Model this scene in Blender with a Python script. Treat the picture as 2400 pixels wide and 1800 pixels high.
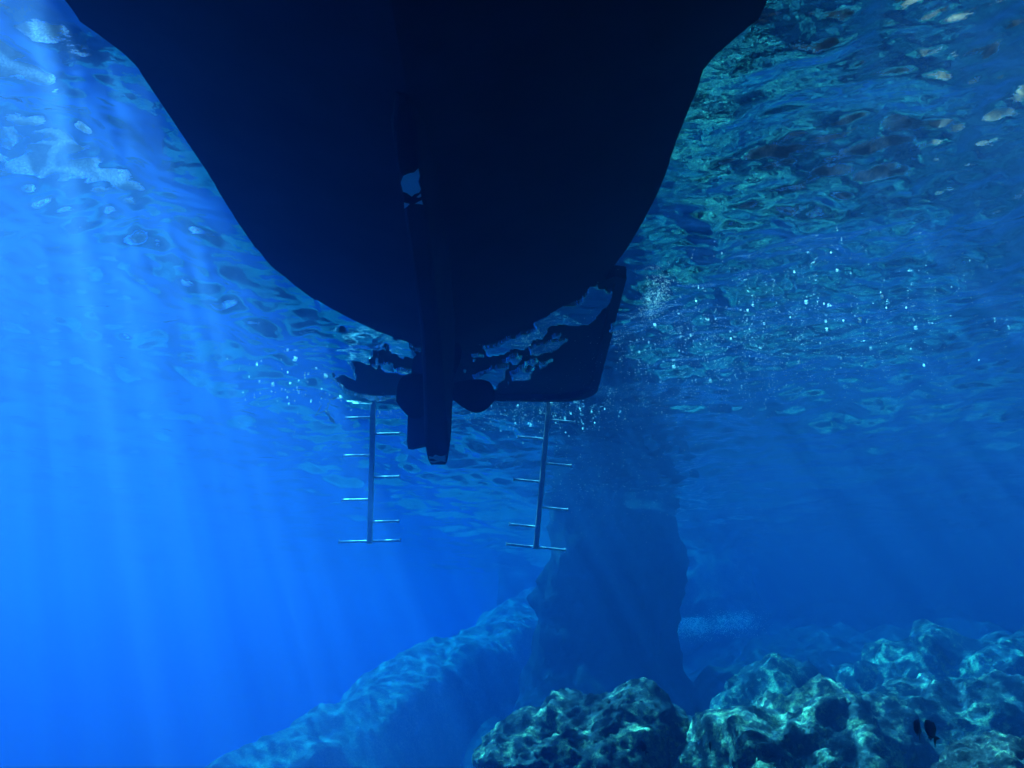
import bpy, bmesh, math, random
import numpy as np
from mathutils import Vector, Matrix

for o in list(bpy.data.objects):
    bpy.data.objects.remove(o)
sc = bpy.context.scene
C = sc.collection
rad = math.radians
random.seed(7)

# ------------------------------------------------------------------ camera, sky, sun, exposure
cam_d = bpy.data.cameras.new("camera")
cam = bpy.data.objects.new("camera", cam_d)
C.objects.link(cam)
cam.location = (0, 0, -3.2)
cam.rotation_euler = (rad(90 + 18.5), 0, 0)
cam_d.sensor_width = 36
cam_d.lens = 31.95
cam_d.clip_start = 0.05
cam_d.clip_end = 1000
sc.camera = cam

SUN_EL, SUN_AZ = rad(60), rad(-50)          # azimuth from +Y, negative = to the left
sun_dir = Vector((math.sin(SUN_AZ) * math.cos(SUN_EL), math.cos(SUN_AZ) * math.cos(SUN_EL), math.sin(SUN_EL)))
w = bpy.data.worlds.new("World")
sc.world = w
w.use_nodes = True
nt = w.node_tree
sky = nt.nodes.new("ShaderNodeTexSky")
sky.sky_type = 'NISHITA'
sky.sun_disc = False
sky.sun_elevation = SUN_EL
sky.sun_rotation = SUN_AZ
sky.dust_density = 0.0
sky.air_density = 0.7
bg = nt.nodes["Background"]
bg.inputs[1].default_value = 0.05
nt.links.new(sky.outputs[0], bg.inputs[0])

sd = bpy.data.lights.new("sun", 'SUN')
sd.energy = 5.0
sd.angle = rad(0.7)
sd.color = (1.0, 0.96, 0.88)
sun = bpy.data.objects.new("sun", sd)
C.objects.link(sun)
sun.location = (0, 0, 40)
sun.rotation_euler = sun_dir.to_track_quat('Z', 'Y').to_euler()

vs = sc.view_settings
vs.view_transform = 'Standard'
vs.look = 'None'
vs.gamma = 1
vs.exposure = 2.38
vs.use_curve_mapping = False
cy = sc.cycles
cy.use_denoising = True
cy.max_bounces = 6
cy.diffuse_bounces = 2
cy.glossy_bounces = 3
cy.transmission_bounces = 4
cy.volume_bounces = 1
cy.transparent_max_bounces = 12
cy.sample_clamp_indirect = 3.0
cy.sample_clamp_direct = 0.0
cy.caustics_reflective = True
cy.caustics_refractive = True
cy.blur_glossy = 0.2

# ------------------------------------------------------------------ numpy noise
def _hash(ix, iy, iz, seed):
    h = (ix.astype(np.int64) * 374761393 + iy.astype(np.int64) * 668265263 + iz.astype(np.int64) * 2147483647 + seed * 1274126177) & 0xffffffff
    h = ((h ^ (h >> 13)) * 1274126177) & 0xffffffff
    h = (h ^ (h >> 16)) & 0xffff
    return h / 65535.0 * 2 - 1

def vnoise(p, seed=0):
    i = np.floor(p).astype(np.int64)
    f = p - i
    u = f * f * f * (f * (f * 6 - 15) + 10)
    r = 0
    for dx in (0, 1):
        wx = u[:, 0] if dx else 1 - u[:, 0]
        for dy in (0, 1):
            wy = u[:, 1] if dy else 1 - u[:, 1]
            for dz in (0, 1):
                wz = u[:, 2] if dz else 1 - u[:, 2]
                r = r + wx * wy * wz * _hash(i[:, 0] + dx, i[:, 1] + dy, i[:, 2] + dz, seed)
    return r

def fbm(p, octaves=4, seed=0, gain=0.5, ridged=False):
    a, r, q = 1.0, 0, np.array(p, float)
    for k in range(octaves):
        n = vnoise(q, seed + k * 17)
        if ridged:
            n = 1 - 2 * np.abs(n)
        r = r + a * n
        a *= gain
        q = q * 2.03 + 5.7
    return r

# ------------------------------------------------------------------ object helpers
def tag(o, label=None, cat=None, group=None, kind=None):
    if label: o["label"] = label
    if cat: o["category"] = cat
    if group: o["group"] = group
    if kind: o["kind"] = kind
    return o

def link(name, me, mat=None, parent=None, smooth=True):
    if mat is not None:
        for m in (mat if isinstance(mat, (list, tuple)) else [mat]):
            me.materials.append(m)
    if smooth:
        me.polygons.foreach_set("use_smooth", [True] * len(me.polygons))
    o = bpy.data.objects.new(name, me)
    C.objects.link(o)
    if parent is not None:
        o.parent = parent
    return o

def empty(name, loc=(0, 0, 0), rot=(0, 0, 0)):
    o = bpy.data.objects.new(name, None)
    C.objects.link(o)
    o.location = loc
    o.rotation_euler = rot
    o.empty_display_size = 0.2
    return o

def np_mesh(name, verts, quads):
    me = bpy.data.meshes.new(name)
    n, q = len(verts), len(quads)
    me.vertices.add(n)
    me.vertices.foreach_set("co", np.asarray(verts, np.float32).ravel())
    me.loops.add(q * 4)
    me.loops.foreach_set("vertex_index", np.asarray(quads, np.int32).ravel())
    me.polygons.add(q)
    me.polygons.foreach_set("loop_start", np.arange(0, q * 4, 4, dtype=np.int32))
    me.polygons.foreach_set("loop_total", np.full(q, 4, np.int32))
    me.update(calc_edges=True)
    me.validate()
    return me

def grid_quads(rows, cols, wrap=False):
    r = np.arange(rows - 1)[:, None]
    c = np.arange(cols if wrap else cols - 1)[None, :]
    c2 = (c + 1) % cols
    a = r * cols + c; b = r * cols + c2; d = (r + 1) * cols + c2; e = (r + 1) * cols + c
    return np.stack([a, b, d, e], -1).reshape(-1, 4)

def bm_obj(name, bm, mat, parent=None, smooth=True, sharp=None):
    bmesh.ops.recalc_face_normals(bm, faces=bm.faces)
    me = bpy.data.meshes.new(name)
    bm.to_mesh(me)
    bm.free()
    o = link(name, me, mat, parent, smooth)
    if smooth and sharp:
        me.set_sharp_from_angle(angle=rad(sharp))
    return o

def tube(bm, pts, r, n=12, cap=True):
    pts = [Vector(p) for p in pts]
    rings = []
    for i, p in enumerate(pts):
        t = (pts[min(i + 1, len(pts) - 1)] - pts[max(i - 1, 0)]).normalized()
        a = t.orthogonal().normalized() if i == 0 else (rings_a - t * rings_a.dot(t)).normalized()
        rings_a = a
        b = t.cross(a)
        rr = r[i] if isinstance(r, (list, tuple)) else r
        rings.append([bm.verts.new(p + (a * math.cos(2 * math.pi * k / n) + b * math.sin(2 * math.pi * k / n)) * rr) for k in range(n)])
    for i in range(len(rings) - 1):
        for k in range(n):
            bm.faces.new((rings[i][k], rings[i][(k + 1) % n], rings[i + 1][(k + 1) % n], rings[i + 1][k]))
    if cap:
        bm.faces.new(rings[0][::-1]); bm.faces.new(rings[-1])

def loft(bm, rings, closed=True, caps=True, mat=0):
    vr = [[bm.verts.new(p) for p in r] for r in rings]
    n = len(vr[0])
    for i in range(len(vr) - 1):
        for k in range(n if closed else n - 1):
            f = bm.faces.new((vr[i][k], vr[i][(k + 1) % n], vr[i + 1][(k + 1) % n], vr[i + 1][k]))
            f.material_index = mat
    if caps and closed:
        bm.faces.new(vr[0][::-1]); bm.faces.new(vr[-1])
    return vr

def prism(bm, poly, z0, z1, mat=0):
    a = [bm.verts.new((x, y, z0)) for x, y in poly]
    b = [bm.verts.new((x, y, z1)) for x, y in poly]
    n = len(poly)
    fs = [bm.faces.new(a[::-1]), bm.faces.new(b)]
    for k in range(n):
        fs.append(bm.faces.new((a[k], a[(k + 1) % n], b[(k + 1) % n], b[k])))
    for f in fs: f.material_index = mat

# ------------------------------------------------------------------ materials
def mat(name):
    m = bpy.data.materials.new(name)
    m.use_nodes = True
    t = m.node_tree
    return m, t, t.nodes["Principled BSDF"]

def N(t, typ, **kw):
    n = t.nodes.new(typ)
    for k, v in kw.items():
        if k in n.inputs.keys(): n.inputs[k].default_value = v
        else: setattr(n, k, v)
    return n

def ramp(t, src, stops):
    r = t.nodes.new("ShaderNodeValToRGB")
    t.links.new(src, r.inputs[0])
    el = r.color_ramp.elements
    while len(el) < len(stops): el.new(0.5)
    for e, (p, c) in zip(el, stops):
        e.position = p
        e.color = c if len(c) == 4 else (*c, 1)
    return r

def paint(name, c0, c1, rough=0.5, metal=0.0, scale=6.0, bump=0.1, spec=0.5):
    m, t, b = mat(name)
    tc = N(t, "ShaderNodeTexCoord")
    n = N(t, "ShaderNodeTexNoise", Scale=scale, Detail=6.0, Roughness=0.65)
    t.links.new(tc.outputs["Object"], n.inputs["Vector"])
    r = ramp(t, n.outputs["Fac"], [(0.35, c0), (0.68, c1)])
    t.links.new(r.outputs[0], b.inputs["Base Color"])
    b.inputs["Roughness"].default_value = rough
    b.inputs["Metallic"].default_value = metal
    b.inputs["Specular IOR Level"].default_value = spec
    if bump:
        bp = N(t, "ShaderNodeBump", Strength=bump, Distance=0.02)
        t.links.new(n.outputs["Fac"], bp.inputs["Height"])
        t.links.new(bp.outputs[0], b.inputs["Normal"])
    return m

M_hull = paint("antifouling_paint", (0.020, 0.010, 0.022), (0.042, 0.024, 0.044), 0.75, scale=3, spec=0.2)
M_topside = paint("topside_paint", (0.02, 0.03, 0.08), (0.03, 0.045, 0.10), 0.4)
M_deck = paint("deck_paint", (0.35, 0.33, 0.29), (0.45, 0.42, 0.38), 0.7)
M_bare = paint("bare_gelcoat", (0.85, 0.88, 0.88), (0.92, 0.94, 0.94), 0.6, scale=9)
M_platform = paint("platform_paint", (0.008, 0.010, 0.018), (0.03, 0.03, 0.04), 0.6, scale=8, spec=0.2)
M_bronze = paint("bronze", (0.018, 0.016, 0.014), (0.04, 0.034, 0.028), 0.6, metal=0.3, scale=8, spec=0.2)
M_steel = paint("stainless_steel", (0.8, 0.82, 0.83), (0.9, 0.91, 0.92), 0.35, metal=0.35, scale=20, bump=0.02)
M_post = paint("brushed_steel", (0.45, 0.47, 0.5), (0.58, 0.6, 0.62), 0.45, metal=0.4, scale=20, bump=0.02)
M_fish = paint("fish_skin", (0.010, 0.010, 0.014), (0.03, 0.026, 0.024), 0.5, scale=60, spec=0.3)
M_strand = paint("strand_fibre", (0.10, 0.12, 0.09), (0.2, 0.2, 0.15), 0.8, scale=40)

def rock_mat(name, dark, mid, light, sc_=1.0):
    m, t, b = mat(name)
    tc = N(t, "ShaderNodeTexCoord")
    n1 = N(t, "ShaderNodeTexNoise", Scale=1.6 * sc_, Detail=8.0, Roughness=0.7)
    n2 = N(t, "ShaderNodeTexNoise", Scale=9.0 * sc_, Detail=8.0, Roughness=0.75)
    n3 = N(t, "ShaderNodeTexNoise", Scale=38.0 * sc_, Detail=4.0, Roughness=0.7)
    for n in (n1, n2, n3): t.links.new(tc.outputs["Object"], n.inputs["Vector"])
    a = N(t, "ShaderNodeMath", operation='ADD')
    t.links.new(n1.outputs["Fac"], a.inputs[0]); t.links.new(n2.outputs["Fac"], a.inputs[1])
    h = N(t, "ShaderNodeMath", operation='MULTIPLY'); h.inputs[1].default_value = 0.5
    t.links.new(a.outputs[0], h.inputs[0])
    r = ramp(t, h.outputs[0], [(0.38, dark), (0.5, mid), (0.62, light)])
    sp = ramp(t, n3.outputs["Fac"], [(0.36, (0.45, 0.45, 0.45)), (0.52, (1, 1, 1)), (0.66, (1.9, 1.9, 1.7))])
    mu = N(t, "ShaderNodeMix"); mu.data_type = 'RGBA'; mu.blend_type = 'MULTIPLY'; mu.inputs[0].default_value = 1.0
    t.links.new(r.outputs[0], mu.inputs[6]); t.links.new(sp.outputs[0], mu.inputs[7])
    t.links.new(mu.outputs[2], b.inputs["Base Color"])
    b.inputs["Roughness"].default_value = 0.95
    b.inputs["Specular IOR Level"].default_value = 0.15
    a2 = N(t, "ShaderNodeMath", operation='MULTIPLY_ADD'); a2.inputs[1].default_value = 0.35
    t.links.new(n3.outputs["Fac"], a2.inputs[0]); t.links.new(n2.outputs["Fac"], a2.inputs[2])
    bp = N(t, "ShaderNodeBump", Strength=0.7, Distance=0.08)
    t.links.new(a2.outputs[0], bp.inputs["Height"])
    t.links.new(bp.outputs[0], b.inputs["Normal"])
    return m

M_rock = rock_mat("algae_rock", (0.012, 0.014, 0.016), (0.055, 0.058, 0.058), (0.56, 0.53, 0.26))
M_pale = rock_mat("pale_rock", (0.05, 0.07, 0.055), (0.10, 0.12, 0.09), (0.20, 0.21, 0.15), 0.7)
M_screen = rock_mat("sky_screen_rock", (0.16, 0.16, 0.15), (0.25, 0.245, 0.23), (0.34, 0.33, 0.30), 0.15)
M_shade = rock_mat("painted_shade", (0.006, 0.007, 0.008), (0.012, 0.014, 0.015), (0.035, 0.034, 0.03), 0.8)  # near-black colour stands in for shade in the water
M_bed = rock_mat("seabed_rock", (0.007, 0.009, 0.010), (0.014, 0.016, 0.016), (0.06, 0.06, 0.045), 0.6)
M_cliff = rock_mat("cliff_rock", (0.03, 0.02, 0.014), (0.065, 0.042, 0.026), (0.16, 0.09, 0.045), 0.3)
def zone_cliff():
    # algae below the water, a pale band added for bright ripple rims, weathered ochre rock higher up
    t = M_cliff.node_tree
    b = t.nodes["Principled BSDF"]
    src = b.inputs["Base Color"].links[0].from_socket
    tc = [n for n in t.nodes if n.type == 'TEX_COORD'][0]
    sep = N(t, "ShaderNodeSeparateXYZ"); t.links.new(tc.outputs["Object"], sep.inputs[0])
    nz = N(t, "ShaderNodeTexNoise", Scale=0.9, Detail=5.0); t.links.new(tc.outputs["Object"], nz.inputs["Vector"])
    ad = N(t, "ShaderNodeMath", operation='MULTIPLY_ADD'); ad.inputs[1].default_value = 1.2
    t.links.new(nz.outputs["Fac"], ad.inputs[0]); t.links.new(sep.outputs["Z"], ad.inputs[2])
    mr = N(t, "ShaderNodeMapRange"); mr.inputs["From Min"].default_value = -1; mr.inputs["From Max"].default_value = 5
    t.links.new(ad.outputs[0], mr.inputs["Value"])
    r = ramp(t, mr.outputs[0], [(0.26, (0.012, 0.016, 0.014)), (0.31, (0.13, 0.125, 0.115)), (0.50, (0.11, 0.10, 0.085)), (0.60, (1, 1, 1))])
    f = ramp(t, mr.outputs[0], [(0.50, (1, 1, 1)), (0.60, (0, 0, 0))])
    mix = N(t, "ShaderNodeMix"); mix.data_type = 'RGBA'
    t.links.new(f.outputs[0], mix.inputs[0]); t.links.new(src, mix.inputs[6]); t.links.new(r.outputs[0], mix.inputs[7])
    t.links.new(mix.outputs[2], b.inputs["Base Color"])
zone_cliff()

def water_mat():
    m, t, b = mat("water_surface")
    t.nodes.remove(b)
    out = t.nodes["Material Output"]
    tc = N(t, "ShaderNodeTexCoord")
    n = N(t, "ShaderNodeTexNoise", Scale=9.0, Detail=3.0, Roughness=0.5)
    t.links.new(tc.outputs["Object"], n.inputs["Vector"])
    nb = N(t, "ShaderNodeTexNoise", Scale=2.2, Detail=2.0, Roughness=0.5)
    t.links.new(tc.outputs["Object"], nb.inputs["Vector"])
    b0 = N(t, "ShaderNodeBump", Strength=1.0, Distance=0.035)
    t.links.new(nb.outputs["Fac"], b0.inputs["Height"])
    bp = N(t, "ShaderNodeBump", Strength=0.25, Distance=0.02)
    t.links.new(n.outputs["Fac"], bp.inputs["Height"])
    t.links.new(b0.outputs[0], bp.inputs["Normal"])
    fr = N(t, "ShaderNodeFresnel", IOR=1.33)
    t.links.new(bp.outputs[0], fr.inputs["Normal"])
    gl = N(t, "ShaderNodeBsdfGlossy", Roughness=0.0)
    gl.inputs["Color"].default_value = (1, 1, 1, 1)
    t.links.new(bp.outputs[0], gl.inputs["Normal"])
    # net of bright caustic lines painted into the transparent colour, replacing focused sunlight
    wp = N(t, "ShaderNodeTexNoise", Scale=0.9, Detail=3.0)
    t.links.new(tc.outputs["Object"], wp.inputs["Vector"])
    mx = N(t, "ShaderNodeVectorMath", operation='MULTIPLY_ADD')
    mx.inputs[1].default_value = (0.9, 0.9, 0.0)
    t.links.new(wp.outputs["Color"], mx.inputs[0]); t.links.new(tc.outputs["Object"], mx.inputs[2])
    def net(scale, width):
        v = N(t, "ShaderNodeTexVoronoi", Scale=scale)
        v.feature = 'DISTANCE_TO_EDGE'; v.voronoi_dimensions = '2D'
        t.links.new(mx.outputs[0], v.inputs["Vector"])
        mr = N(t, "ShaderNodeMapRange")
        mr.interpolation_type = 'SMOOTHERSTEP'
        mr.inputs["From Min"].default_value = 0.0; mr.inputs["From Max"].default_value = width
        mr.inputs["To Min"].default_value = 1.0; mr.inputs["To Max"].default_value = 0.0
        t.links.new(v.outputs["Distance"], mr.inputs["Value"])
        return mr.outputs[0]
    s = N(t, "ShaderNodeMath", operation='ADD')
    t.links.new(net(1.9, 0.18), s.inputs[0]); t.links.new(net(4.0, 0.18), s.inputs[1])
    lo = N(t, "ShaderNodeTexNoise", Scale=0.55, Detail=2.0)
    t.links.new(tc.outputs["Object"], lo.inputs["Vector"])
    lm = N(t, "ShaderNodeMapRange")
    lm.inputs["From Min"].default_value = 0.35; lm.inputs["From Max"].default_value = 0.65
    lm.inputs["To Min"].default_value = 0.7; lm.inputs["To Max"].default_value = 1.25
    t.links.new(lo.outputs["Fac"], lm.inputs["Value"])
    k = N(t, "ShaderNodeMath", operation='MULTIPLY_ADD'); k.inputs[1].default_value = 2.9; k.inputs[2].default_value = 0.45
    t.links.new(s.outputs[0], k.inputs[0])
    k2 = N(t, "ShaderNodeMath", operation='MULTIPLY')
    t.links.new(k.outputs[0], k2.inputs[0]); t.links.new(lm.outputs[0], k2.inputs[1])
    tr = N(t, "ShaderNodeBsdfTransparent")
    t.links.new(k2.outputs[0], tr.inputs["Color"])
    rf = N(t, "ShaderNodeBsdfRefraction", Roughness=0.0, IOR=1.33)
    rf.inputs["Color"].default_value = (1, 1, 1, 1)
    t.links.new(bp.outputs[0], rf.inputs["Normal"])
    m1 = N(t, "ShaderNodeMixShader"); m1.inputs[0].default_value = 0.5
    t.links.new(tr.outputs[0], m1.inputs[1]); t.links.new(rf.outputs[0], m1.inputs[2])
    m2 = N(t, "ShaderNodeMixShader")
    t.links.new(fr.outputs[0], m2.inputs[0]); t.links.new(m1.outputs[0], m2.inputs[1]); t.links.new(gl.outputs[0], m2.inputs[2])
    t.links.new(m2.outputs[0], out.inputs["Surface"])
    return m
M_water = water_mat()

def bubble_mat():
    m, t, b = mat("air_bubble")
    t.nodes.remove(b)
    d = N(t, "ShaderNodeBsdfDiffuse"); d.inputs[0].default_value = (0.85, 0.88, 0.9, 1)
    tl = N(t, "ShaderNodeBsdfTranslucent"); tl.inputs[0].default_value = (0.9, 0.93, 0.95, 1)
    g = N(t, "ShaderNodeBsdfGlossy", Roughness=0.1)
    a = N(t, "ShaderNodeMixShader"); a.inputs[0].default_value = 0.6
    t.links.new(d.outputs[0], a.inputs[1]); t.links.new(tl.outputs[0], a.inputs[2])
    c = N(t, "ShaderNodeMixShader"); c.inputs[0].default_value = 0.25
    t.links.new(a.outputs[0], c.inputs[1]); t.links.new(g.outputs[0], c.inputs[2])
    t.links.new(c.outputs[0], t.nodes["Material Output"].inputs["Surface"])
    return m
M_bubble = bubble_mat()

# ------------------------------------------------------------------ the water body (haze)
def haze():
    bm = bmesh.new()
    x0, x1, y0, y1, z0, z1 = -95, 75, -25, 95, -26, 0.22
    vs_ = [bm.verts.new((x, y, z)) for z in (z0, z1) for y in (y0, y1) for x in (x0, x1)]
    for f in ((0, 1, 3, 2), (4, 5, 7, 6), (0, 1, 5, 4), (2, 3, 7, 6), (0, 2, 6, 4), (1, 3, 7, 5)):
        bm.faces.new([vs_[i] for i in f])
    m = bpy.data.materials.new("clear_blue_water")
    m.use_nodes = True
    t = m.node_tree
    t.nodes.remove(t.nodes["Principled BSDF"])
    v = N(t, "ShaderNodeVolumePrincipled")
    v.inputs["Density"].default_value = 0.31
    v.inputs["Color"].default_value = (0.038, 0.081, 0.20, 1)
    v.inputs["Absorption Color"].default_value = (0.0, 0.53, 0.965, 1)
    v.inputs["Anisotropy"].default_value = 0.8
    t.links.new(v.outputs[0], t.nodes["Material Output"].inputs["Volume"])
    o = bm_obj("haze", bm, m, smooth=False)
    tag(o, "clear deep blue sea water filling the whole scene", "water", kind="stuff")
haze()

S = 4 / 3
HW = [(-7.5, 0.02), (-7.0, 0.28), (-6, 0.68), (-4.5, 1.02), (-2.5, 1.22), (0, 1.32), (2.72, 1.315), (2.82, 1.31), (2.9, 1.26), (3.02, 1.195), (3.12, 1.158), (3.77, 1.13), (4.1, 1.12), (4.4, 1.10), (4.7, 1.07), (4.98, 1.022), (5.2, 0.96), (5.39, 0.885), (5.56, 0.80), (5.72, 0.705), (5.86, 0.61), (5.98, 0.52), (6.1, 0.415), (6.2, 0.315), (6.27, 0.225), (6.32, 0.13), (6.36, 0.01)]
def hw(y): return float(np.interp(y, [a for a, b in HW], [b for a, b in HW]))
def cl(y): return -0.37 - 0.05 * max(0, y - 4)
def draft(y): return float(np.interp(y, [-7.5, -6, -3, 2, 4.5, 5.6, 6.36], [0.05, 0.30, 0.42, 0.42, 0.34, 0.22, 0.02]))

def smooth(a, b, x):
    t = np.clip((x - a) / (b - a), 0, 1)
    return t * t * (3 - 2 * t)

# ------------------------------------------------------------------ sea surface
LIGHT = [
 [(-0.27, 8.37), (-0.13, 8.24), (0.15, 7.88), (0.41, 7.5), (0.62, 7.14), (0.68, 6.92), (0.91, 7.0), (0.9, 7.22), (0.68, 7.76), (0.41, 7.9), (0.2, 8.26), (0.14, 8.45), (-0.13, 8.59), (-0.26, 8.62)],
 [(0.21, 8.65), (0.17, 8.43), (0.36, 8.16), (0.56, 8.13), (0.49, 8.37), (0.34, 8.66)],
 [(-0.4, 9.27), (-0.16, 8.95), (-0.01, 8.86), (-0.08, 9.2), (-0.17, 9.82), (-0.29, 9.93)],
 [(-0.03, 9.2), (0.05, 8.95), (0.41, 8.77), (0.22, 9.11), (0.05, 9.47), (-0.03, 9.57)],
 [(-0.45, 8.59), (-0.3, 8.55), (-0.27, 8.59), (-0.42, 8.65)],
 [(-0.44, 8.74), (-0.37, 8.66), (-0.38, 8.76)],
 [(-0.54, 9.14), (-0.46, 9.09), (-0.46, 9.2)],
 [(-0.11, 8.77), (-0.03, 8.64), (0.13, 8.66), (0.07, 8.83)],
 [(-0.99, 8.45), (-0.80, 8.50), (-0.82, 8.58), (-0.95, 8.56)]]
DARK = [
 [(-1.34, 8.54), (-1.28, 8.54), (-1.09, 8.83), (-0.95, 8.85), (-0.95, 9.2), (-1.12, 9.14), (-1.27, 9.01), (-1.36, 8.71)],
 [(-1.65, 8.83), (-1.54, 8.89), (-1.43, 9.14), (-1.14, 9.27), (-0.9, 9.3), (-0.9, 10.2), (-1.22, 10.2), (-1.81, 10.0), (-1.93, 9.57), (-2.01, 9.32), (-1.69, 9.47), (-1.66, 9.14)]]

def inside(px, py, poly):
    r = np.zeros(px.shape, bool)
    n = len(poly)
    for i in range(n):
        x1, y1 = poly[i]; x2, y2 = poly[(i + 1) % n]
        if y1 == y2: continue
        r ^= ((y1 > py) != (y2 > py)) & (px < (x2 - x1) * (py - y1) / (y2 - y1) + x1)
    return r

PLAT_X0, PLAT_X1, PLAT_Y1 = -2.0, 0.965, 10.08
def plat_outline(inset=0.0):
    x0, x1, y0, y1, r = PLAT_X0 + .02 + inset, PLAT_X1 - .01 - inset, 6.72 + inset, PLAT_Y1 - .02 - inset, 0.42
    pts = [(x0 + .3, y0), (x1 - .12, y0 - .05), (x1 - .03, y0)]
    for k in range(9):
        a = k / 8 * math.pi / 2
        pts.append((x1 - r + r * math.cos(a), y1 - 1.05 * r + 1.05 * r * math.sin(a)))
    for k in range(9):
        a = math.pi / 2 + k / 8 * math.pi / 2
        pts.append((x0 + r + r * math.cos(a), y1 - 1.05 * r + 1.05 * r * math.sin(a)))
    return pts
WATER = {}
def sea_surface():
    th = np.concatenate([np.linspace(-180, -62, 60, endpoint=False), np.linspace(-62, 62, 1000, endpoint=False), np.linspace(62, 180, 60, endpoint=False)])
    th = np.radians(th)
    r = [0.0005, 0.6]
    while r[-1] < 27: r.append(r[-1] * 1.0042 if r[-1] > 2 else r[-1] + 0.03)
    while r[-1] < 130: r.append(r[-1] * 1.03)
    r = np.array(r)
    R, T = np.meshgrid(r, th, indexing='ij')
    X, Y = (R * np.sin(T)).ravel(), (R * np.cos(T)).ravel()
    Rf = R.ravel()
    res = np.maximum(np.gradient(r)[:, None].repeat(len(th), 1).ravel(), 0.01)
    rng = np.random.RandomState(11)
    Z = np.zeros_like(X)
    wx = 0.10 * vnoise(np.stack([X * 0.8, Y * 0.8, 0 * X], 1), 3)
    wy = 0.10 * vnoise(np.stack([X * 0.8, Y * 0.8, 0 * X + 9], 1), 5)
    main = math.radians(75)
    for k in range(90):
        lam = 0.20 * (3.2 / 0.20) ** rng.rand()
        ang = main + rng.uniform(-1.7, 1.7)
        kk = 2 * math.pi / lam
        slope = 0.034 * (lam / 0.6) ** -0.18
        amp = slope / kk
        ph = kk * ((X + wx) * math.cos(ang) + (Y + wy) * math.sin(ang)) + rng.rand() * 6.283
        fade = np.clip((lam / res - 2.5) / 3, 0, 1)
        Z += amp * fade * np.sin(ph)
    for k in range(46):
        lam = 0.085 * (0.30 / 0.085) ** rng.rand()
        ang = rng.uniform(0, 6.283)
        kk = 2 * math.pi / lam
        fade = np.clip((lam / res - 2.2) / 2, 0, 1)
        Z += 0.021 / kk * fade * np.sin(kk * ((X + 2 * wx) * math.cos(ang) + (Y + 2 * wy) * math.sin(ang)) + rng.rand() * 6.283)
    # patches of calmer and livelier water
    cal = 0.72 + 0.22 * vnoise(np.stack([X * 0.35, Y * 0.35, 0 * X + 2], 1), 21) + 0.15 * smooth(0.5, -3.0, X) + 0.75 * smooth(0.0, -1.5, X) * smooth(9.5, 6.0, Y)
    Z *= np.clip(cal, 0.35, 1.7)
    # the hull's side calms the water that touches it
    hwn = np.interp(Y / S, [a for a, b in HW], [b for a, b in HW]) * S
    dh = np.abs(X - (-0.37 - 0.05 * np.maximum(0, Y / S - 4)) * S) - hwn
    Z *= np.where(Y < 6.36 * S, 0.1 + 0.9 * smooth(0.0, 0.7, dh), 1.0)
    # a thin film of water wets part of the platform's underside, air pockets show as mirrors
    sel = np.where((X > PLAT_X0 - .3) & (X < PLAT_X1 + .3) & (Y > 6.2) & (Y < PLAT_Y1 + .3))[0]
    px, py = X[sel], Y[sel]
    nx = px + 0.05 * fbm(np.stack([px * 5, py * 3, 0 * px], 1), 3, 31)
    ny = py + 0.10 * fbm(np.stack([px * 5, py * 3, 0 * px + 4], 1), 3, 37)
    lt = np.zeros(px.shape, bool)
    for p in LIGHT: lt |= inside(nx, ny, p)
    dk = np.zeros(px.shape, bool)
    for p in DARK: dk |= inside(nx, ny, p)
    air = np.where(nx < -0.98, ~dk, lt)
    wisps = fbm(np.stack([px * 7, py * 2.2, 0 * px + 8], 1), 4, 61)
    air &= ~(wisps < -0.95)
    inp = inside(px, py, plat_outline(0.035))
    lw = smooth(-2.35, -2.1, px) * (px < -1.7) * smooth(6.3, 6.9, py) * (py < 9.2)
    z0 = Z[sel] * (1 - lw) + np.minimum(Z[sel], -0.008) * lw
    Z[sel] = np.where(inp, np.where(air, -0.012 + 0.5 * np.minimum(Z[sel], 0.02), 0.075), z0)
    WATER['X'], WATER['Y'], WATER['Z'] = X, Y, Z
    me = np_mesh("water", np.stack([X, Y, Z], 1), grid_quads(len(r), len(th), wrap=True))
    o = link("water", me, M_water)
    tag(o, "rippled sea surface seen from below", "water", kind="structure")
    return o
sea_surface()

# ------------------------------------------------------------------ seabed
def bed_height(X, Y):
    edge = 0.2 - 0.32 * np.clip(Y - 10, 0, 20) * 0.4
    s = smooth(-3.0, 1.2, X - edge * 0.5 + 0.6 * vnoise(np.stack([X * .3, Y * .3, 0 * X], 1), 5))
    shelf = -5.0 + 0.19 * np.clip(Y - 9, 0, 40) + 0.10 * np.clip(X - 3, 0, 14)
    deep = -10.5 + 0.22 * np.clip(X + 4, -40, 4)
    Z = deep * (1 - s) + shelf * s
    shelf = 0
    P = np.stack([X, Y, 0 * X], 1)
    Z -= 3.2 * smooth(10.5, 13, Y) * np.exp(-((X - 0.085 * Y) / (0.075 * Y)) ** 2)
    Z += s * (0.55 * fbm(P * 0.45, 3, 71, ridged=True) * 0.6 + 0.16 * fbm(P * 1.5, 4, 73))
    Z += (1 - s) * 0.5 * fbm(P * 0.2, 3, 75)
    return Z

def seabed():
    xs = np.concatenate([np.linspace(-110, -6, 40, endpoint=False), np.linspace(-6, 12, 230, endpoint=False), np.linspace(12, 90, 50)])
    ys = np.concatenate([np.linspace(-35, 3, 30, endpoint=False), np.linspace(3, 30, 330, endpoint=False), np.linspace(30, 110, 50)])
    Y, X = np.meshgrid(ys, xs, indexing='ij')
    X, Y = X.ravel(), Y.ravel()
    Z = bed_height(X, Y)
    Z = np.minimum(Z, 1.5)
    me = np_mesh("seabed", np.stack([X, Y, Z], 1), grid_quads(len(ys), len(xs)))
    tag(link("seabed", me, M_bed), "rocky sea floor rising to the shore on the right", "seabed", kind="structure")
seabed()

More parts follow.
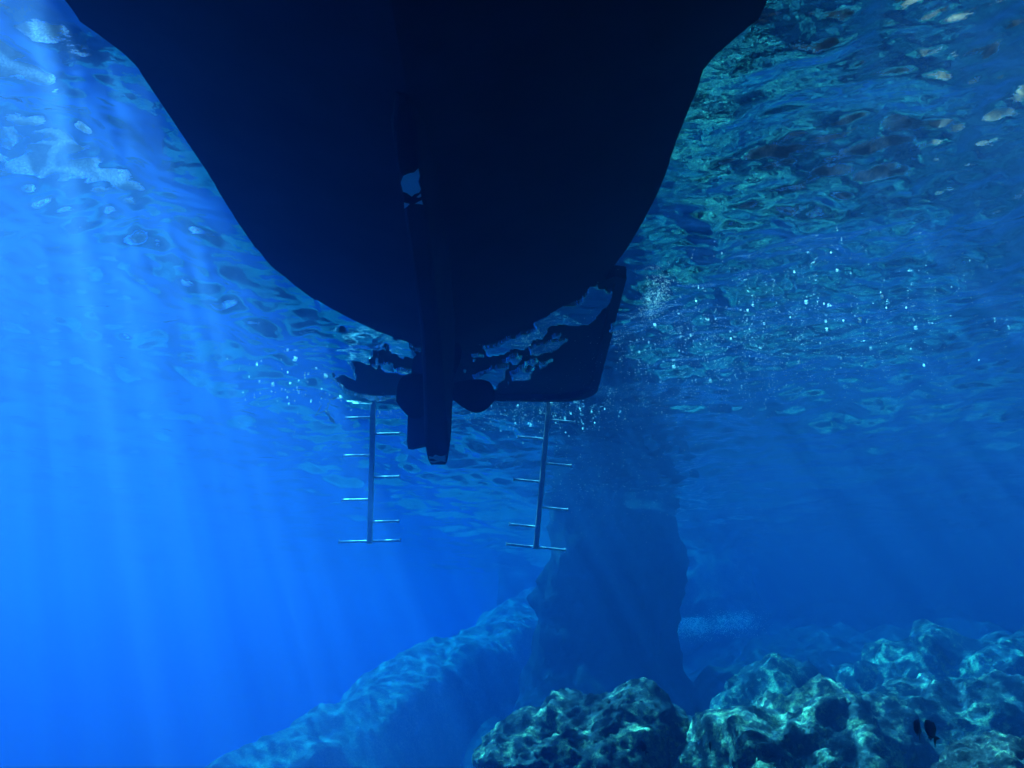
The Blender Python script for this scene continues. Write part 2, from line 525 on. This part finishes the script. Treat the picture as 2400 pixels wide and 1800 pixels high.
# ------------------------------------------------------------------ rocks
def boulder(name, loc, size, rot, label, seed, amp=0.30, sub=6, m=M_rock, freq=1.1, fine=0.042, peak=0.0, squash=None):
    bm = bmesh.new()
    bmesh.ops.create_icosphere(bm, subdivisions=sub, radius=1.0)
    co = np.array([v.co[:] for v in bm.verts])
    d = co / np.linalg.norm(co, axis=1)[:, None]
    p = d * np.array(size)
    nn = d / np.array(size); nn /= np.linalg.norm(nn, axis=1)[:, None]
    q = p + seed * 13.7
    h = amp * fbm(q * freq, 2, seed, ridged=True) * 0.8 + amp * 0.38 * fbm(q * freq * 2.2, 4, seed + 5) \
        + fine * fbm(q * freq * 9, 3, seed + 9, gain=0.6) + fine * 0.8 * np.maximum(0, vnoise(q * freq * 22, seed + 3)) 
    h -= amp * 0.9 * np.clip(vnoise(q * freq * 0.9, seed + 41) - 0.2, 0, 1) * 0.9     # hollows
    p = p + nn * h[:, None]
    if peak: p[:, 2] += peak * np.exp(-(d[:, 0] ** 2 + d[:, 1] ** 2) * 3) * (d[:, 2] > 0)
    if squash is not None:                                   # a wide foot and a flat top
        k = np.clip((-p[:, 2]) / size[2], -1, 1)
        p[:, :2] *= (1.0 + 2.0 * np.clip(k + 0.55, 0, 1) ** 1.6)[:, None]
        w_ = np.clip(d[:, 2], 0, 1)
        p[:, :2] *= (1.0 + 0.55 * w_ ** 2)[:, None]
        top_ = size[2] * 0.84
        p[:, 2] = np.where(p[:, 2] > top_, top_ + (p[:, 2] - top_) * 0.3, p[:, 2])
    for v, c in zip(bm.verts, p): v.co = c
    o = bm_obj(name, bm, m)
    o.location = loc; o.rotation_euler = rot
    tag(o, label, "rock", "algae covered rocks on the sea floor")
    return o

boulder("boulder", (0.80, 10.2, -4.22), (1.05, 0.85, 0.98), (0, 0, 0.3), "rounded algae covered rock with dark hollows, below the right-hand leaning ladder", 3, amp=.20)
boulder("boulder", (3.05, 9.7, -4.55), (1.5, 1.0, 1.2), (0, 0.1, 0.2), "broad craggy rock with bright speckled crest, just behind the two small dark fish", 8, amp=.22)
boulder("boulder", (4.85, 10.8, -4.15), (1.7, 1.1, 0.98), (0.1, 0, -0.4), "large rock with a deep shaded face at the right edge, behind the fish", 12, amp=.24)
boulder("boulder", (3.75, 7.2, -4.2), (0.7, 0.6, 0.62), (0, 0.15, 0.5), "nearest sunlit rock in the bottom right corner", 19, amp=.16)
boulder("boulder", (3.9, 13.6, -3.75), (1.3, 1.1, 0.75), (0, 0, 1.0), "hazy dim rock hump behind the broad craggy rock", 23, amp=.24, sub=5)
boulder("boulder", (7.0, 14.6, -3.45), (1.9, 1.3, 0.95), (0, 0, .2), "farthest hazy rock rising at the right edge above the others", 29, amp=.3, sub=5)
boulder("boulder", (2.0, 11.6, -4.55), (1.0, 0.9, 0.85), (0, 0, .8), "low dim rock between the rounded rock and the broad craggy one", 37, amp=.2, sub=5)

boulder("shade_column", (1.80, 17.8, -4.9), (1.34, 1.1, 5.9), (0, 0, .3), "broad dark mass standing in for a column of shade between the long ridge and the right-hand rocks", 57, amp=.30, sub=6, m=M_shade, freq=.6, squash=-1.45)  # dark body added where the water only lies in shade
boulder("rock_pillar", (5.3, 24.5, -2.6), (1.5, 1.0, 2.6), (0, 0, .4), "pale greenish rock column reaching up to the surface far behind the leaning ladder", 43, amp=.3, sub=5, m=M_pale)

def ridge():
    crest = [(-6.6, 12.4, -5.9), (-4.7, 14, -4.75), (-4.42, 15, -4.40), (-3.3, 17, -3.68), (-2.02, 20, -2.6), (-0.52, 23, -1.72), (0.69, 26, -0.75), (2.2, 29.5, 0.6)]
    c = np.array(crest)
    s = np.linspace(0, len(c) - 1, 300)
    cx = np.stack([np.interp(s, np.arange(len(c)), c[:, k]) for k in range(3)], 1)
    t = np.gradient(cx[:, :2], axis=0); t /= np.linalg.norm(t, axis=1)[:, None]
    nrm = np.stack([-t[:, 1], t[:, 0]], 1)                     # to the left of travel
    u = np.linspace(-1, 1, 150)
    off = 6.0 * np.sign(u) * np.abs(u) ** 1.4
    V = []
    for i in range(len(s)):
        x = cx[i, 0] + nrm[i, 0] * off; y = cx[i, 1] + nrm[i, 1] * off
        z = cx[i, 2] - np.where(off > 0, 1.15 * (np.sqrt(off ** 2 + 0.35) - 0.59), 0.30 * np.minimum(-off, 1.0) + 2.4 * np.clip(-off - 1.0, 0, 2.0))
        V.append(np.stack([x, y, z], 1))
    V = np.concatenate(V)
    V[:, 2] += 0.16 * fbm(V * 0.55, 3, 91, ridged=True) + 0.11 * fbm(V * 1.6, 4, 95)
    V[:, :2] += 0.10 * np.stack([fbm(V * 1.3, 3, 97), fbm(V * 1.3 + 7, 3, 99)], 1)
    me = np_mesh("rock_ridge", V, grid_quads(300, 150))
    o = link("rock_ridge", me, M_pale)
    tag(o, "long hazy rock ridge sloping up from the deep blue left to the water surface", "rock")
ridge()

# shore cliff above the water
def cliff():
    path = [(1.6, 48), (0.9, 36), (0.7, 29), (2.2, 27.6), (5, 27), (9, 26), (11.5, 22), (12.5, 17), (14, 11), (15, 4), (16, -4), (18, -14)]
    c = np.array(path)
    s = np.linspace(0, len(c) - 1, 160)
    px = np.interp(s, np.arange(len(c)), c[:, 0]); py = np.interp(s, np.arange(len(c)), c[:, 1])
    z = np.linspace(-6, 1, 16).tolist() + np.linspace(1.6, 34, 60).tolist()
    V = []
    for zz in z:
        back = 0.06 * max(zz, 0)
        P = np.stack([px + back * 0.6, py + back, np.full_like(px, zz)], 1)
        d = 1.3 * fbm(P * 0.16, 3, 111, ridged=True) + 0.4 * fbm(P * 0.7, 3, 113)
        P[:, 0] -= d * 0.6; P[:, 1] -= d * 0.8
        V.append(P)
    top = V[-1].copy(); top[:, 0] += 12; top[:, 1] += 20
    V.append(top)
    V = np.concatenate(V)
    me = np_mesh("sea_cliff", V, grid_quads(len(z) + 1, 160))
    o = link("sea_cliff", me, M_cliff)
    tag(o, "ochre shore cliff rising out of the water at the back right", "cliff")
cliff()

def sky_screen():  # added out-of-frame cliff, dims the sky seen through the left ripples
    path = [(-62, -12), (-54, 8), (-48, 28), (-36, 46), (-22, 58), (-8, 66), (4, 76)]
    c = np.array(path)
    s = np.linspace(0, len(c) - 1, 120)
    px = np.interp(s, np.arange(len(c)), c[:, 0]); py = np.interp(s, np.arange(len(c)), c[:, 1])
    z = np.linspace(-4, 44, 50)
    V = []
    for zz in z:
        P = np.stack([px - 0.12 * zz, py + 0.12 * zz, np.full_like(px, zz)], 1)
        d = 2.6 * fbm(P * 0.09, 4, 131, ridged=True)
        P[:, 0] -= d * 0.7; P[:, 1] += d * 0.7
        P[:, 2] += np.clip(zz, 0, 44) / 44 * 5 * fbm(np.stack([px * .06, py * .06, 0 * px], 1), 3, 137)
        V.append(P)
    top = V[-1].copy(); top[:, 0] -= 25; top[:, 1] += 25
    V.append(top)
    o = link("sky_screen", np_mesh("sky_screen", np.concatenate(V), grid_quads(len(z) + 1, 120)), M_screen)
    tag(o, "added pale cliff out of view across the water, dimming the sky seen in the left ripples", "cliff")
sky_screen()

# ------------------------------------------------------------------ the boat
boat = empty("motor_boat", (cl(0) * S, -1.0, 0))
tag(boat, "dark hulled boat overhead with rounded stern, deep keel and propeller", "boat")
def rel(p): return (p[0] - boat.location.x, p[1] - boat.location.y, p[2])

def hull():
    ys = sorted(set([a for a, b in HW] + list(np.linspace(-7.5, 6.36, 70))))
    bm = bmesh.new()
    rings = []
    for y in ys:
        b, T, c = hw(y), draft(y), cl(y)
        half = []
        for f in (0.0, 0.25, 0.5, 0.72, 0.88, 0.97):
            half.append((f * b, -T * (1 - f) ** 1.05 * (1.0 if f else 1.0)))
        half.append((b, 0.0))
        half.append((b * 1.005 + 0.002, 0.05)); half.append((b * 1.03 + 0.02, 0.35)); half.append((b * 1.07 + 0.05, 0.80))
        L = [(c - x, z) for x, z in half[::-1]]
        Rr = [(c + x, z) for x, z in half[1:]]
        prof = L + Rr
        rings.append([rel((x * S, y * S, z * S)) for x, z in prof])
    loft(bm, rings, closed=True, caps=True)
    o = bm_obj("hull", bm, [M_hull, M_topside], boat, True, 28)
    return o
hull()

def keel():
    bm = bmesh.new()
    st = [(2.74, -0.3, -0.40, .02, .02), (2.84, -.32, -.46, .05, .04), (2.94, -.33, -.515, .075, .047), (3.06, -.33, -.53, .08, .047), (3.3, -.33, -.565, .085, .047), (4.2, -.25, -.72, .10, .045), (5.2, -.12, -.885, .11, .062), (5.50, -.05, -.955, .10, .075), (5.60, -.03, -.985, .098, .072), (5.70, -.02, -1.012, .095, .064), (5.78, .0, -1.02, .09, .055)]
    rings = []
    for y, zt, zb, wt, wb in st:
        c = cl(y) - 0.022
        ch = 0.012
        prof = [(-wt, zt), (-wb * 1.15, zb + .10), (-wb, zb + ch), (-wb + ch, zb), (wb - ch, zb), (wb, zb + ch), (wb * 1.15, zb + .10), (wt, zt)]
        rings.append([rel(((c + x) * S, y * S, z * S)) for x, z in prof])
    loft(bm, rings)
    # places where the paint has worn off the keel's bottom (2 mm proud)
    def worn(poly):
        def zb(y): return float(np.interp(y, [a[0] for a in st], [a[2] for a in st]))
        vs_ = [bm.verts.new(rel(((cl(y) - 0.022 + 1.45 * x) * S, (y + (0.2 if y < 4 else -0.02)) * S, zb(y + (0.2 if y < 4 else -0.02)) * S - 0.003))) for x, y in poly]
        f = bm.faces.new(vs_); f.material_index = 1
    worn([(-.026, 2.955), (-.028, 2.90), (-.018, 2.86), (-.002, 2.845), (.012, 2.84), (.025, 2.815), (.026, 2.86), (.020, 2.895), (.024, 2.94), (.018, 2.96), (.004, 2.97), (-.004, 2.985), (-.016, 2.962)])
    worn([(.008, 2.988), (.022, 2.965), (.022, 2.985), (.014, 2.992)])
    worn([(-.03, 3.06), (-.028, 3.02), (-.012, 3.03), (-.02, 3.045)])
    worn([(.0, 3.03), (.022, 3.005), (.024, 3.035), (.012, 3.03)])
    worn([(-.035, 5.745), (-.038, 5.66), (-.02, 5.67), (-.01, 5.64), (.012, 5.66), (.034, 5.65), (.036, 5.74), (.015, 5.725), (-.012, 5.755)])
    bm_obj("keel", bm, [M_hull, M_bare], boat, True, 25)
keel()

def rudder():
    y0 = 6.12
    o_c = Vector(rel((cl(y0) * S, y0 * S, 0)))
    bm = bmesh.new()
    chord = [(0.0, .03), (.10, .045), (.3, .035), (.48, .006)]
    rings = []
    for z, k in ((-.03, .9), (-.3, 1.0), (-.66, 1.0), (-.735, .96), (-.75, .85)):
        L = [(x * k * S, t * S) for x, t in chord]
        prof = [(x, t) for x, t in L] + [(x, -t) for x, t in L[::-1]]
        a = rad(90 + 38)
        rings.append([(o_c.x + x * math.cos(a) - t * math.sin(a), o_c.y + x * math.sin(a) + t * math.cos(a), z * S) for x, t in prof])
    loft(bm, rings)
    r = bm_obj("rudder", bm, M_hull, boat, True, 30)
    b2 = bmesh.new()
    tube(b2, [(o_c.x, o_c.y, -.05 * S), (o_c.x, o_c.y, .35 * S)], .03 * S)
    bm_obj("rudder_stock", b2, M_bronze, r, True, 40)
rudder()

def propeller():
    hy, hz = 5.98, -0.42
    pr = empty("propeller"); pr.parent = boat
    pr.location = rel(((cl(hy) + 0.01) * S, hy * S, hz * S))
    bm = bmesh.new()
    prof = [(-.16, .02), (-.14, .05), (-.05, .062), (.05, .058), (.12, .04), (.17, .008)]
    rings = [[(r_ * S * math.cos(k * math.pi / 8), y_ * S, r_ * S * math.sin(k * math.pi / 8)) for k in range(16)] for y_, r_ in prof]
    loft(bm, rings)
    bm_obj("hub", bm, M_bronze, pr, True, 40)
    for ang in (-16, 98, 197):
        bm = bmesh.new()
        rows = []
        R = 0.355 * S
        for i in range(15):
            f = i / 14
            rr = 0.045 * S + f * (R - 0.045 * S)
            wdt = (0.05 + 0.125 * math.sin(math.pi * min(1, f * 0.93 + .07)) ** 0.6 * (0.55 + 0.6 * f)) * S if f < .999 else 0.012
            if f > 0.72: wdt *= math.sqrt(max(0.0, 1 - ((f - 0.72) / 0.28) ** 2)) * 0.97 + 0.03
            pit = rad(34 - 14 * f)
            ring = []
            for side in (1, -1):
                for k in range(7):
                    u = -1 + 2 * k / 6 if side == 1 else 1 - 2 * k / 6
                    th_ = 0.012 * S * (1 - 0.6 * f) * max(0.08, 1 - u * u)
                    lx = u * wdt
                    ring.append(Vector((rr, lx * math.sin(pit) + side * th_ * math.cos(pit), lx * math.cos(pit) - side * th_ * math.sin(pit))))
            m_ = Matrix.Rotation(rad(-ang), 3, 'Y')
            rows.append([m_ @ p for p in ring])
        loft(bm, rows)
        bm_obj("blade", bm, M_bronze, pr, True, 50)
propeller()

def platform():
    pts = plat_outline()
    bm = bmesh.new()
    prism(bm, [rel((x, y, 0))[:2] for x, y in pts], 0.02, 0.13)
    # turned-down lip along the right and far edges
    outer, inner = plat_outline(), plat_outline(0.075)
    idx = [k for k in range(1, len(outer)) if outer[k][0] > -1.2]
    rings = []
    for k in idx:
        (ox, oy), (ix, iy) = outer[k], inner[k]
        ox += (ix - ox) * -0.03; oy += (iy - oy) * -0.03
        rings.append([rel((ox, oy, 0.10)), rel((ox, oy, -0.055)), rel((ix, iy, -0.055)), rel((ix, iy, 0.10))])
    (ox, oy), (ix, iy) = (-1.2, PLAT_Y1 - .018), (-1.2, PLAT_Y1 - .095)
    rings.append([rel((ox, oy, 0.10)), rel((ox, oy, -0.03)), rel((ix, iy, -0.03)), rel((ix, iy, 0.10))])
    loft(bm, rings)
    o = bm_obj("swim_platform", bm, M_platform, boat, False)
    # brackets that carry the platform from the stern
    for x in (-1.35, -0.05):
        b = bmesh.new()
        tube(b, [rel((x, 7.4, 0.55)), rel((x, 9.2, 0.135))], 0.025)
        bm_obj("bracket", b, M_steel, o, True, 40)
platform()

# ------------------------------------------------------------------ ladders
def ladder(top, ang, rungs, length, label):
    L = empty("boarding_ladder", top, (0, ang, 0))
    tag(L, label, "ladder", "ladders hanging from the swim platform")
    bm = bmesh.new()
    w_, d_ = 0.031, 0.02
    rings = [[(sx * w_, sy * d_, z) for sx, sy in ((-1, -.6), (-.7, -1), (.7, -1), (1, -.6), (1, .6), (.7, 1), (-.7, 1), (-1, .6))] for z in (0.30, -length)]
    loft(bm, rings)
    bm_obj("post", bm, M_post, L, True, 30)
    bm = bmesh.new()
    tube(bm, [(0, 0, 0.28), (0, -0.12, 0.32), (0, -0.36, 0.30), (0, -0.55, 0.16)], 0.016)
    bm_obj("hook", bm, M_steel, L, True, 40)
    proto = None
    for side, z, ln in rungs:
        if proto is None:
            bm = bmesh.new()
            tube(bm, [(0.033, 0, 0), (0.325, 0, 0)], 0.014, 10)
            proto = bm_obj("rung", bm, M_steel, L, True, 40)
            b2 = bmesh.new()
            tube(b2, [(0.327, 0, -0.020), (0.327, 0, 0.024)], 0.0075, 8)
            cap = bm_obj("end_stop", b2, M_steel, proto, True, 40)
            r, cp = proto, cap
        else:
            r = proto.copy(); C.objects.link(r); r.parent = L
            cp = cap.copy(); C.objects.link(cp); cp.parent = r
        r.location = (0, 0, z)
        r.rotation_euler = (0, 0, 0 if side > 0 else math.pi)
        r.scale = (ln, 1, 1)
    # lowest rungs close off the foot with longer stops
    return L

ladder((-1.655, 10.35, 0), rad(-1.4), [(-1, -.155, .98), (1, -.36, .98), (-1, -.615, 1), (1, -.88, 1), (-1, -1.14, 1), (1, -1.40, 1), (-1, -1.62, 1.06), (1, -1.62, 1.06)], 1.65,
       "upright steel centre-post ladder, the left one, in brighter blue water")
ladder((0.44, 10.45, 0), rad(5.7), [(1, -.155, 1), (-1, -.40, 1), (1, -.69, 1), (-1, -.92, 1), (1, -1.215, 1), (-1, -1.45, 1), (-1, -1.68, 1.03), (1, -1.68, 1.03)], 1.70,
       "leaning steel centre-post ladder, right of the propeller, in darker water")

# ------------------------------------------------------------------ drifting strand
bm = bmesh.new()
tube(bm, [(-2.27, 10.35, 0.0), (-2.30, 10.35, -.07), (-2.34, 10.36, -.135), (-2.28, 10.34, -.10), (-2.22, 10.35, -.075), (-2.19, 10.36, -.02), (-2.2, 10.35, .03)], 0.005, 6)
tube(bm, [(-2.22, 10.35, -.075), (-2.19, 10.35, -.10), (-2.16, 10.35, -.15), (-2.13, 10.36, -.19), (-2.10, 10.35, -.225)], [.008, .02, .013, .026, .006], 7)
tag(bm_obj("drifting_strand", bm, M_strand), "thin looped strand with a small tuft drifting left of the upright ladder", "strand")

# ------------------------------------------------------------------ fish
def fish(loc, length, yaw, roll, label, pitch=0.0):
    root = empty("damselfish", loc, (roll, pitch, yaw))
    tag(root, label, "fish", "small dark fish over the rocks")
    bm = bmesh.new()
    prof = [(-.5, .012, .03), (-.46, .05, .09), (-.36, .085, .19), (-.2, .105, .27), (0, .095, .28), (.16, .06, .20), (.28, .032, .11), (.36, .02, .075)]
    rings = [[(x, math.cos(k * math.pi / 8) * wy, math.sin(k * math.pi / 8) * hz) for k in range(16)] for x, wy, hz in prof]
    loft(bm, rings)
    for v in bm.verts: v.co *= length
    bm_obj("body", bm, M_fish, root, True, 60)
    def fin(name, poly):
        b = bmesh.new()
        n = len(poly)
        a = [b.verts.new(Vector((x, .006, z)) * length) for x, z in poly]
        c = [b.verts.new(Vector((x, -.006, z)) * length) for x, z in poly]
        b.faces.new(a); b.faces.new(c[::-1])
        for k in range(n): b.faces.new((a[k], a[(k + 1) % n], c[(k + 1) % n], c[k]))
        bm_obj(name, b, M_fish, root, False)
    fin("tail_fin", [(.33, .06), (.46, .15), (.66, .26), (.54, .05), (.51, 0), (.54, -.05), (.66, -.26), (.46, -.15), (.33, -.06)])
    fin("dorsal_fin", [(-.2, .22), (-.1, .36), (.1, .35), (.24, .28), (.3, .12), (.1, .17)])
    fin("anal_fin", [(0, -.2), (.1, -.33), (.26, -.26), (.3, -.09), (.12, -.15)])
    return root
fish((2.005, 4.8, -3.385), 0.12, 1.0, 0.2, "left one of two small dark fish side by side near the rocks, seen end on", 0.5)
fish((2.09, 4.85, -3.40), 0.125, 0.7, 0.15, "right one of two small dark fish side by side near the rocks", 0.85)
fish((0.94, 7, -3.60), 0.09, -0.6, 0.3, "tiny lone dark fish above the rounded rock", 1.0)
fish((1.42, 7, -3.60), 0.085, 1.3, 0.1, "tiny lone dark fish between the rounded rock and the craggy rock", 1.3)

# ------------------------------------------------------------------ bubbles
bm = bmesh.new()
bmesh.ops.create_uvsphere(bm, u_segments=12, v_segments=8, radius=1.0)
bub_me = bpy.data.meshes.new("air_bubble")
bm.to_mesh(bub_me); bm.free()
bub_me.materials.append(M_bubble)
bub_me.polygons.foreach_set("use_smooth", [True] * len(bub_me.polygons))
rb = random.Random(5)
def bubble(x, y, s, label, group, z=None):
    o = bpy.data.objects.new("air_bubble", bub_me)
    C.objects.link(o)
    k = np.argmin((WATER['X'] - x) ** 2 + (WATER['Y'] - y) ** 2)
    o.location = (x, y, float(WATER['Z'][k]) - s * 0.7 if z is None else z)
    o.scale = (s * rb.uniform(.9, 1.3), s * rb.uniform(.9, 1.3), s * 0.6)
    o.rotation_euler = (0, 0, rb.random() * 3)
    tag(o, label, "bubble", group)
G1 = ("small white air bubble drifting under the surface to the right of the swim platform", "bubbles to the right of the swim platform")
G2 = ("small white air bubble just behind the propeller, under the platform's far edge", "bubbles behind the propeller")
G3 = ("small white air bubble in the swarm left of the upright ladder's top", "bubbles left of the ladders")
for k in range(100):
    big = rb.random() < .12
    bubble(2.4 + rb.gauss(0, .95), 8.1 + rb.gauss(0, .75), rb.uniform(.009, .016) if big else rb.uniform(.004, .008), *G1)
for k in range(60):
    big = rb.random() < .2
    bubble(0.4 + rb.gauss(0, .55), 10.9 + rb.gauss(0, .5), rb.uniform(.009, .014) if big else rb.uniform(.004, .009), *G2)
for k in range(45):
    big = rb.random() < .08
    bubble(-2.4 + rb.gauss(0, .35), 9.6 + rb.gauss(0, .5), rb.uniform(.016, .024) if big else rb.uniform(.005, .011), *G3)

def froth(n, cx, cy, sx, sy, z0, z1, s0, s1, label, seed):
    r = random.Random(seed)
    bm = bmesh.new()
    for k in range(n):
        m_ = Matrix.Translation((cx + r.gauss(0, sx), cy + r.gauss(0, sy), min(z1, r.gauss((z0 + z1) / 2, (z1 - z0) / 3.2)))) @ Matrix.Diagonal((1, 1, .7, 1))
        bmesh.ops.create_icosphere(bm, subdivisions=1, radius=r.uniform(s0, s1), matrix=m_)
    o = bm_obj("foam", bm, M_bubble)
    tag(o, label, "foam", kind="stuff")
froth(450, 1.22, 7.1, .06, .22, -.14, -.03, .002, .0042, "froth of fine bubbles beside the platform's near corner", 1)
froth(1300, 2.3, 8.5, 1.0, .9, -.12, -.03, .0025, .006, "cloud of very fine bubbles right of the platform", 2)
froth(700, -0.3, 10.5, 1.0, .35, -.12, -.02, .003, .007, "line of fine bubbles along the platform's far edge", 3)
froth(600, 1.0, 13.0, 0.9, 1.6, -.9, -.05, .003, .007, "fine bubbles scattered in the dark water behind the leaning ladder", 4)
froth(1000, 4.25, 22.0, .22, .2, -2.05, -1.65, .006, .016, "pale foam churned up over the far rocks, left of the longer streak", 5)
froth(900, 5.15, 22.0, .34, .3, -1.95, -1.5, .006, .016, "longer pale streak of foam over the far rocks", 6)
